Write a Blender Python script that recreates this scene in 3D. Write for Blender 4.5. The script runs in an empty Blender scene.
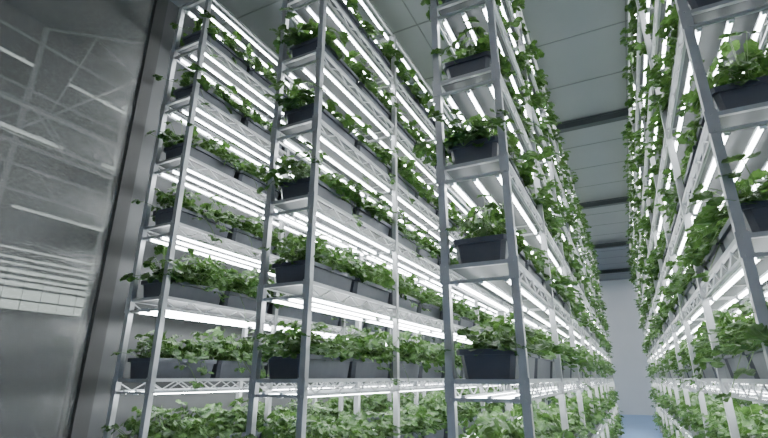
import bpy, math, random
from mathutils import Vector, Matrix
random.seed(7)
ZC=1.5; PITCH=18.8; YAW=26.6; F=466.0
scene=bpy.context.scene
COL=scene.collection

# ---------------- materials ----------------
def mat(name,color,rough=0.5,metal=0.0,noise=None,emit=None,spec=None):
    m=bpy.data.materials.new(name); m.use_nodes=True
    nt=m.node_tree; b=nt.nodes['Principled BSDF']
    b.inputs['Base Color'].default_value=(*color,1)
    b.inputs['Roughness'].default_value=rough
    b.inputs['Metallic'].default_value=metal
    if spec is not None: b.inputs['Specular IOR Level'].default_value=spec
    if noise:
        sc,amt=noise
        tc=nt.nodes.new('ShaderNodeTexCoord'); n=nt.nodes.new('ShaderNodeTexNoise')
        n.inputs['Scale'].default_value=sc; n.inputs['Detail'].default_value=4
        nt.links.new(tc.outputs['Object'],n.inputs['Vector'])
        r=nt.nodes.new('ShaderNodeValToRGB')
        r.color_ramp.elements[0].position=0.3; r.color_ramp.elements[1].position=0.7
        r.color_ramp.elements[0].color=(*[c*(1-amt) for c in color],1)
        r.color_ramp.elements[1].color=(*[min(1,c*(1+amt)) for c in color],1)
        nt.links.new(n.outputs['Fac'],r.inputs['Fac'])
        nt.links.new(r.outputs['Color'],b.inputs['Base Color'])
    if emit:
        b.inputs['Emission Color'].default_value=(*emit[0],1)
        b.inputs['Emission Strength'].default_value=emit[1]
    return m
M_frame=mat('rack_painted_steel',(0.37,0.378,0.385),0.34,0.3,(9,0.08))
M_truss=mat('truss_white_steel',(0.42,0.43,0.44),0.4,0.1,(9,0.06))
M_panel=mat('shelf_reflector',(0.07,0.073,0.078),0.45,0.0,(3,0.05))
M_box=mat('planter_plastic',(0.07,0.076,0.095),0.42,0.0,(12,0.12))
M_soil=mat('coco_substrate',(0.035,0.026,0.02),0.95,0.0,(60,0.5))
M_led=mat('led_tube_light',(1,1,1),0.4,emit=((0.93,0.975,1.0),32.0))
M_cap=mat('led_end_cap',(0.6,0.62,0.65),0.4)
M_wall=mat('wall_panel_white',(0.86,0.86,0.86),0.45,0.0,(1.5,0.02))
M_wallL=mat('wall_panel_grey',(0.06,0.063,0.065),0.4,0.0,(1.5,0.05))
M_ceil=mat('ceiling_panel',(0.185,0.197,0.202),0.35,0.0,(0.8,0.06))
M_seam=mat('ceiling_seam',(0.11,0.118,0.12),0.5)
M_beam=mat('ceiling_beam_dark',(0.03,0.038,0.042),0.5)
M_floor=mat('floor_blue_epoxy',(0.24,0.42,0.72),0.3,0.0,(2,0.06))
M_jamb=mat('dark_aluminium_frame',(0.04,0.04,0.04),0.65,0.0)
M_stem=mat('plant_stem',(0.12,0.21,0.07),0.5)
M_gh=mat('reflected_steel',(0.7,0.72,0.72),0.5)  # steel of the trusses that imitate a reflection in the glass
M_band=mat('reflection_band_glow',(0.8,0.85,0.85),0.4,emit=((0.9,0.96,0.93),3.0))  # glow imitating the bright band reflected in the glass
M_streak=mat('reflection_streak_glow',(0.8,0.85,0.85),0.4,emit=((0.95,1,0.98),2.0))  # glow imitating light streaks reflected in the glass
M_ghw=mat('reflection_backdrop_dark',(0.12,0.125,0.125),0.7,0,(2,0.1))  # backdrop of the made-up hall behind the glass
M_fill=mat('added_fill_glow',(1,1,1),0.5,emit=((0.96,0.98,1.0),9.0))  # glow of the added fill panels on the ceiling

def leafmat():
    m=bpy.data.materials.new('strawberry_leaf'); m.use_nodes=True
    nt=m.node_tree; b=nt.nodes['Principled BSDF']; out=nt.nodes['Material Output']
    tc=nt.nodes.new('ShaderNodeTexCoord'); n=nt.nodes.new('ShaderNodeTexNoise')
    n.inputs['Scale'].default_value=18; n.inputs['Detail'].default_value=2
    nt.links.new(tc.outputs['Object'],n.inputs['Vector'])
    r=nt.nodes.new('ShaderNodeValToRGB')
    r.color_ramp.elements[0].position=0.34; r.color_ramp.elements[0].color=(0.012,0.040,0.011,1)
    r.color_ramp.elements[1].position=0.70; r.color_ramp.elements[1].color=(0.085,0.18,0.042,1)
    nt.links.new(n.outputs['Fac'],r.inputs['Fac'])
    nt.links.new(r.outputs['Color'],b.inputs['Base Color'])
    b.inputs['Roughness'].default_value=0.42
    b.inputs['Specular IOR Level'].default_value=0.4
    t=nt.nodes.new('ShaderNodeBsdfTranslucent'); t.inputs['Color'].default_value=(0.14,0.29,0.06,1)
    mx=nt.nodes.new('ShaderNodeMixShader'); mx.inputs['Fac'].default_value=0.2
    nt.links.new(b.outputs[0],mx.inputs[1]); nt.links.new(t.outputs[0],mx.inputs[2])
    nt.links.new(mx.outputs[0],out.inputs['Surface'])
    return m
M_leaf=leafmat()
def glassmat():
    m=bpy.data.materials.new('hazy_glass'); m.use_nodes=True
    nt=m.node_tree; b=nt.nodes['Principled BSDF']; out=nt.nodes['Material Output']
    b.inputs['Base Color'].default_value=(0.18,0.182,0.178,1); b.inputs['Roughness'].default_value=0.3
    b.inputs['Specular IOR Level'].default_value=0.45
    t=nt.nodes.new('ShaderNodeBsdfTransparent'); t.inputs['Color'].default_value=(0.9,0.93,0.91,1)
    mx=nt.nodes.new('ShaderNodeMixShader'); mx.inputs['Fac'].default_value=0.45
    nt.links.new(b.outputs[0],mx.inputs[1]); nt.links.new(t.outputs[0],mx.inputs[2])
    nt.links.new(mx.outputs[0],out.inputs['Surface'])
    return m
M_glass=glassmat()

# ---------------- mesh builder ----------------
class MB:
    def __init__(s): s.v=[];s.f=[];s.m=[]
    def box(s,x0,x1,y0,y1,z0,z1,mi=0):
        o=len(s.v)
        s.v+=[(x0,y0,z0),(x1,y0,z0),(x1,y1,z0),(x0,y1,z0),(x0,y0,z1),(x1,y0,z1),(x1,y1,z1),(x0,y1,z1)]
        s.f+=[tuple(o+i for i in q) for q in ((0,3,2,1),(4,5,6,7),(0,1,5,4),(1,2,6,5),(2,3,7,6),(3,0,4,7))]
        s.m+=[mi]*6
    def bar(s,a,b,w,mi=0,n=4):
        a=Vector(a);b=Vector(b);d=(b-a).normalized()
        up=Vector((0,0,1)) if abs(d.z)<0.9 else Vector((1,0,0))
        x=d.cross(up).normalized();y=d.cross(x).normalized();o=len(s.v)
        for p in (a,b):
            for i in range(n):
                t=2*math.pi*(i+.5)/n
                s.v.append(tuple(p+(x*math.cos(t)+y*math.sin(t))*w))
        for i in range(n):
            j=(i+1)%n; s.f.append((o+i,o+j,o+n+j,o+n+i)); s.m.append(mi)
        s.f.append(tuple(o+i for i in range(n))[::-1]); s.f.append(tuple(o+n+i for i in range(n))); s.m+=[mi,mi]
    def mesh(s,name,mats,smooth=False):
        me=bpy.data.meshes.new(name); me.from_pydata(s.v,[],s.f)
        for m in mats: me.materials.append(m)
        me.polygons.foreach_set('material_index',s.m)
        if smooth: me.polygons.foreach_set('use_smooth',[True]*len(s.f))
        me.update(); return me
    def obj(s,name,mats,parent=None,smooth=False,loc=(0,0,0)):
        o=bpy.data.objects.new(name,s.mesh(name,mats,smooth)); COL.objects.link(o); o.location=loc
        if parent: o.parent=parent
        return o

# ---------------- planter ----------------
def planter_mesh():
    b=MB(); hw,hl,h=0.165,0.33,0.17
    def ring(w,l,z,c=0.025):
        o=len(b.v)
        pts=[(w-c,-l),(w,-l+c),(w,l-c),(w-c,l),(-w+c,l),(-w,l-c),(-w,-l+c),(-w+c,-l)]
        b.v+= [(x,y,z) for x,y in pts]; return o
    rs=[ring(hw*0.80,hl*0.93,0.0),ring(hw*0.83,hl*0.95,0.012),ring(hw*0.94,hl*0.98,h-0.03),
        ring(hw*1.05,hl*1.02,h-0.03),ring(hw*1.06,hl*1.025,h),ring(hw*0.94,hl*0.97,h),ring(hw*0.90,hl*0.95,h-0.03)]
    for a,c in zip(rs,rs[1:]):
        for i in range(8):
            j=(i+1)%8; b.f.append((a+i,a+j,c+j,c+i)); b.m.append(0)
    b.f.append(tuple(rs[0]+i for i in range(8))[::-1]); b.m.append(0)
    b.f.append(tuple(rs[-1]+i for i in range(8))); b.m.append(1)
    return b.mesh('planter_box',[M_box,M_soil])
PL=planter_mesh()

def leaflet(b,base,d,n,L,W):
    d=d.normalized(); s=d.cross(n).normalized(); n=s.cross(d).normalized()
    ts=[0,.12,.25,.38,.51,.64,.76,.88,1.0]; ws=[.10,.48,.78,.96,1.02,1.0,.86,.62,.20]
    o=len(b.v); fold=random.uniform(.1,.42); dr=random.uniform(.05,.4)
    for i,(t,w) in enumerate(zip(ts,ws)):
        c=base+d*(L*t)-n*(L*dr*t*t)
        e=w*W*.5*(1.13 if i%2 else .85)
        lift=n*(fold*e); wob=n*(random.uniform(-.07,.07)*W); fw=d*(L*(.08 if i%2 else .02))
        b.v+=[tuple(c-s*e+lift+wob+fw),tuple(c),tuple(c+s*e+lift-wob+fw)]
    for i in range(8):
        a=o+3*i
        b.f+=[(a,a+1,a+4,a+3),(a+1,a+2,a+5,a+4)]; b.m+=[0,0]

def plant_mesh(k):
    random.seed(100+k); b=MB()
    nleaf=random.choice((130,150,170,180))
    crowns=[(random.uniform(-.06,.06),y+random.uniform(-.03,.03)) for y in (-.27,-.13,0,.13,.27)]
    for i in range(nleaf):
        cx,cy=random.choice(crowns)
        az=random.uniform(0,2*math.pi)
        if random.random()<.35: az=random.choice((0,math.pi))+random.gauss(0,.5)
        el=math.radians(random.choice((random.uniform(15,50),random.uniform(40,86),random.uniform(40,86))))
        R=random.uniform(.08,.29)
        hd=Vector((math.cos(az),math.sin(az),0))
        droop=random.uniform(.0,.11)*(1.3-math.sin(el))
        if random.random()<.08: droop+=.14
        p0=Vector((cx,cy,0)); pts=[]
        for j in range(5):
            t=j/4
            p=p0+hd*(R*t*math.cos(el)*1.05)+Vector((0,0,R*t*math.sin(el)-droop*t*t*1.6))
            if abs(p.x)<.19 and p.z<.03*t: p.z=.03*t
            p.x=max(-.235,min(.235,p.x))
            pts.append(p)
        for a,c in zip(pts,pts[1:]): b.bar(a,c,.0022,1,3)
        end=pts[-1]
        ld=(hd+Vector((random.gauss(0,.4),random.gauss(0,.4),random.uniform(-.55,.3)))).normalized()
        nn=(Vector((0,0,1))+hd*random.uniform(-.1,.9)+Vector((random.gauss(0,.35),random.gauss(0,.35),0))).normalized()
        s=ld.cross(nn).normalized()
        L=random.uniform(.045,.080); W=L*random.uniform(.78,.95)
        leaflet(b,end,ld,nn,L,W)
        for sg in (-1,1):
            leaflet(b,end,(ld*.35+s*sg).normalized(),(nn+s*sg*-.2).normalized(),L*.9,W*.88)
    return b.mesh('strawberry_foliage',[M_leaf,M_stem],smooth=False)
PLANTS=[plant_mesh(k) for k in range(8)]

# ---------------- racks ----------------
Y0=2.6; BAY=1.4; NB=10; Y1=Y0+BAY*NB
TS=0.64; TIERS=list(range(-2,6)); TOP=ZC+3.74
HW=0.2; PW=0.022
random.seed(5)
def rack(cx):
    root=bpy.data.objects.new('vertical_grow_rack',None); COL.objects.link(root); root.location=(cx,Y0,0)
    f=MB(); tr=MB(); pn=MB(); led=MB()
    for i in range(NB+1):
        y=i*BAY
        for s in (-1,1):
            x=s*HW
            f.box(x-PW,x+PW,y-PW,y+PW,0.0,TOP)
            f.box(x-.05,x+.05,y-.05,y+.05,0.0,.008)
        for k in TIERS:
            z=ZC+k*TS
            f.box(-HW+PW,HW-PW,y-.012,y+.012,z-.032,z-.008)
            f.box(-HW+PW,HW-PW,y-.009,y+.009,z-.122,z-.104)
            if i in(0,NB):
                for s in (-1,1):
                    f.box(s*HW-.028,s*HW+.028,y-PW-.004,y-PW,z-.125,z+.0)
                    for zz in (z-.112,z-.02):
                        f.bar((s*HW,y-PW-.009,zz),(s*HW,y-PW-.003,zz),.008,0,6)
        f.box(-HW,HW,y-.015,y+.015,TOP-.03,TOP)
    LY=NB*BAY
    for k in TIERS+[None]:
        z=ZC+k*TS if k is not None else TOP+.005
        for s in (-1,1):
            x=s*HW
            tr.box(x-.011,x+.011,0,LY,z-.030,z-.006)
            if k is not None:
                tr.box(x-.008,x+.008,0,LY,z-.116,z-.10)
                n=int(LY/.14)
                for j in range(n):
                    a=j*LY/n;c=(j+1)*LY/n
                    za,zb=(z-.102,z-.03) if j%2 else (z-.03,z-.102)
                    tr.bar((x,a,za),(x,c,zb),.005)
        if k is not None:
            pn.box(-HW+.025,HW-.025,.02,LY-.02,z-.028,z-.02)
        if k is None or k>TIERS[0]:
            zl=z-.115 if k is not None else z-.06
            for i in range(NB):
                a=i*BAY+.04;c=(i+1)*BAY-.04
                for x in (-.145,0,.145):
                    led.box(x-.012,x+.012,a-.01,c+.01,zl+.009,zl+.022,1)
                    led.bar((x,a,zl),(x,c,zl),.0105,0,6)
                    led.box(x-.012,x+.012,a-.02,a,zl-.012,zl+.01,1)
                    led.box(x-.012,x+.012,c,c+.02,zl-.012,zl+.012,1)
    f.obj('rack_frame',[M_frame],root); tr.obj('shelf_trusses',[M_truss],root)
    pn.obj('shelf_panels',[M_panel],root); led.obj('led_tubes',[M_led,M_cap],root,smooth=False)
    for k in TIERS:
        z=ZC+k*TS-.02
        for j in range(NB*2):
            y=.36+j*.70+random.uniform(-.01,.01)
            if j==0: y=.36
            o=bpy.data.objects.new('planter',PL); COL.objects.link(o); o.parent=root; o.location=(0,y,z)
            p=bpy.data.objects.new('strawberry_plants',random.choice(PLANTS)); COL.objects.link(p); p.parent=root
            p.location=(random.uniform(-.01,.01),y,z+.145)
            p.rotation_euler=(0,0,random.choice((0,math.pi))+random.uniform(-.08,.08))
            q=random.uniform(.95,1.25); p.scale=(q,q*1.02,random.uniform(.85,1.28))
    return root
for cx in (-3.51,-2.08,-0.69,0.755,2.16): rack(cx)

# ---------------- room ----------------
XL,XR,YF,YB,ZT=-4.3,3.0,-2.5,24.0,ZC+4.3
b=MB(); b.box(XL-.1,XR+.1,YF-.1,YB+.1,-.1,0); b.obj('floor',[M_floor])
b=MB(); b.box(XL-.1,XR+.1,YF-.1,YB+.1,ZT,ZT+.1)
b.obj('ceiling',[M_ceil])
b=MB()
y=YF+.3
while y<YB:
    b.box(XL,XR,y-.008,y+.008,ZT-.006,ZT); y+=1.125
for x in (-3,-1.8,-.6,.6,1.8): b.box(x-.006,x+.006,YF,YB,ZT-.005,ZT)
b.obj('trim_1',[M_seam])
for y in (8.0,12.5,17,21.5):
    b=MB(); b.box(XL,XR,y-.07,y+.07,ZT-.03,ZT); b.box(XL,XR,y-.045,y+.045,ZT-.12,ZT-.03); b.box(XL,XR,y-.07,y+.07,ZT-.14,ZT-.12)
    b.obj('ceiling_beam',[M_beam])
for (x,y) in ((-3.2,19.2),(-1.9,19.2),(1.9,19.2),(-3.2,22.7),(-1.9,22.7),(1.9,22.7),(0,-1),(-2.4,-1)):  # added fill: far panels brighten the end wall, near ones the posts
    b=MB(); b.box(x-.62,x+.62,y-.32,y+.32,ZT-.05,ZT,0); b.box(x-.58,x+.58,y-.28,y+.28,ZT-.056,ZT-.05,1)
    b.obj('added_fill_panel',[M_cap,M_fill])
b=MB(); b.box(XL-.1,XR+.1,YB,YB+.1,0,ZT); b.obj('wall_back',[M_wall])
b=MB(); b.box(XL-.1,XR+.1,YF-.1,YF,0,ZT); b.obj('wall_front',[M_wall])
b=MB(); b.box(XR,XR+.1,YF,YB,0,ZT); b.obj('wall_right',[M_wall])
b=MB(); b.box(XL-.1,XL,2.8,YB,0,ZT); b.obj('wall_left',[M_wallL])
b=MB(); b.box(XL-.02,XL-.01,YF,2.66,0,ZT); b.obj('window_1',[M_glass])
b=MB(); b.box(XL-.1,XL+.03,2.66,2.8,0,ZT); b.box(XL-.06,XL+.02,YF,2.66,0,.12)
b.obj('trim_2',[M_jamb])

# made-up greenhouse hall behind the glass, standing in for its reflections
gh=bpy.data.objects.new('greenhouse_reflection',None); COL.objects.link(gh)
b=MB()
for X,zz in ((-6,ZC+2.6),(-6,ZC+3.1),(-8,ZC+3.6),(-8,ZC+4.1),(-10,ZC+3.4),(-10,ZC+3.9),(-10,ZC+5.5),(-10,ZC+6.6)):
    b.box(X-.018,X+.018,-6,14,zz-.018,zz+.018)
for X,zz in ((-6,ZC+2.6),(-8,ZC+3.6),(-10,ZC+3.4)):
    for j in range(40):
        a=-6+j*.5; b.bar((X,a,zz+(.5 if j%2 else 0)),(X,a+.5,zz+(0 if j%2 else .5)),.010)
for yy in range(-6,15,2):
    b.box(-10.03,-9.95,yy-.04,yy+.04,0,ZC+7)
    b.bar((-5,yy,ZC+4.6),(-10,yy,ZC+7),.025); b.bar((-5,yy,ZC+4.6),(-10,yy,ZC+4.6),.02)
    b.bar((-6.5,yy,ZC+4.6),(-8,yy,ZC+6),.016); b.bar((-8,yy,ZC+6),(-9,yy,ZC+4.6),.016)
b.obj('reflected_trusses',[M_gh],gh)
b=MB()
for X,zz in ((-7,ZC+3.2),(-8.6,ZC+5.2),(-9.4,ZC+2.9)):
    for j in range(5):
        b.box(X-.02,X+.02,-5+j*3,-5+j*3+2.4,zz-.02,zz+.02)
b.obj('reflection_streaks',[M_streak],gh)  # added glowing bars that imitate slanted streaks reflected in the glass
b=MB()
b.box(-10.3,-10.2,-6,14,0,ZC+7.2)
b.box(-10.3,-4.5,14,14.1,0,ZC+7.2); b.box(-10.3,-4.5,-6.1,-6,0,ZC+7.2); b.box(-10.3,-4.4,-6,14,-.1,0)
b.box(-10.3,-4.4,-6,14,ZC+7.2,ZC+7.3)
b.obj('reflection_backdrop',[M_ghw],gh)
b=MB()
y=-6
while y<13.5:
    for (z,hh) in ((1.22,.16),(1.42,.18),(1.66,.07),(1.79,.04),(1.90,.06),(2.05,.025),(2.16,.03),(2.34,.02)):
        b.box(-10.2,-10.17,y,y+.31,ZC+z,ZC+z+hh)
    y+=.34
b.obj('reflection_band',[M_band],gh)  # glowing strips that imitate a bright band reflected in the glass
ld=bpy.data.lights.new('hall_fill','AREA'); ld.energy=260; ld.shape='RECTANGLE'; ld.size=4; ld.size_y=14; ld.color=(.95,1,.97)
lo=bpy.data.objects.new('added_hall_fill',ld); COL.objects.link(lo); lo.location=(-7,4,ZC+.2); lo.rotation_euler=(math.pi,0,0)  # unseen lamp added to brighten the stand-in trusses

# world
w=bpy.data.worlds.new('world'); scene.world=w; w.use_nodes=True
w.node_tree.nodes['Background'].inputs[0].default_value=(.5,.55,.6,1); w.node_tree.nodes['Background'].inputs[1].default_value=.3

# camera
cd=bpy.data.cameras.new('camera'); cam=bpy.data.objects.new('camera',cd); COL.objects.link(cam)
cam.location=(0,0,ZC); cam.rotation_euler=(math.radians(90+PITCH),0,math.radians(YAW))
cd.sensor_width=36; cd.lens=F/768*36; cd.clip_start=.05; cd.clip_end=100
scene.camera=cam
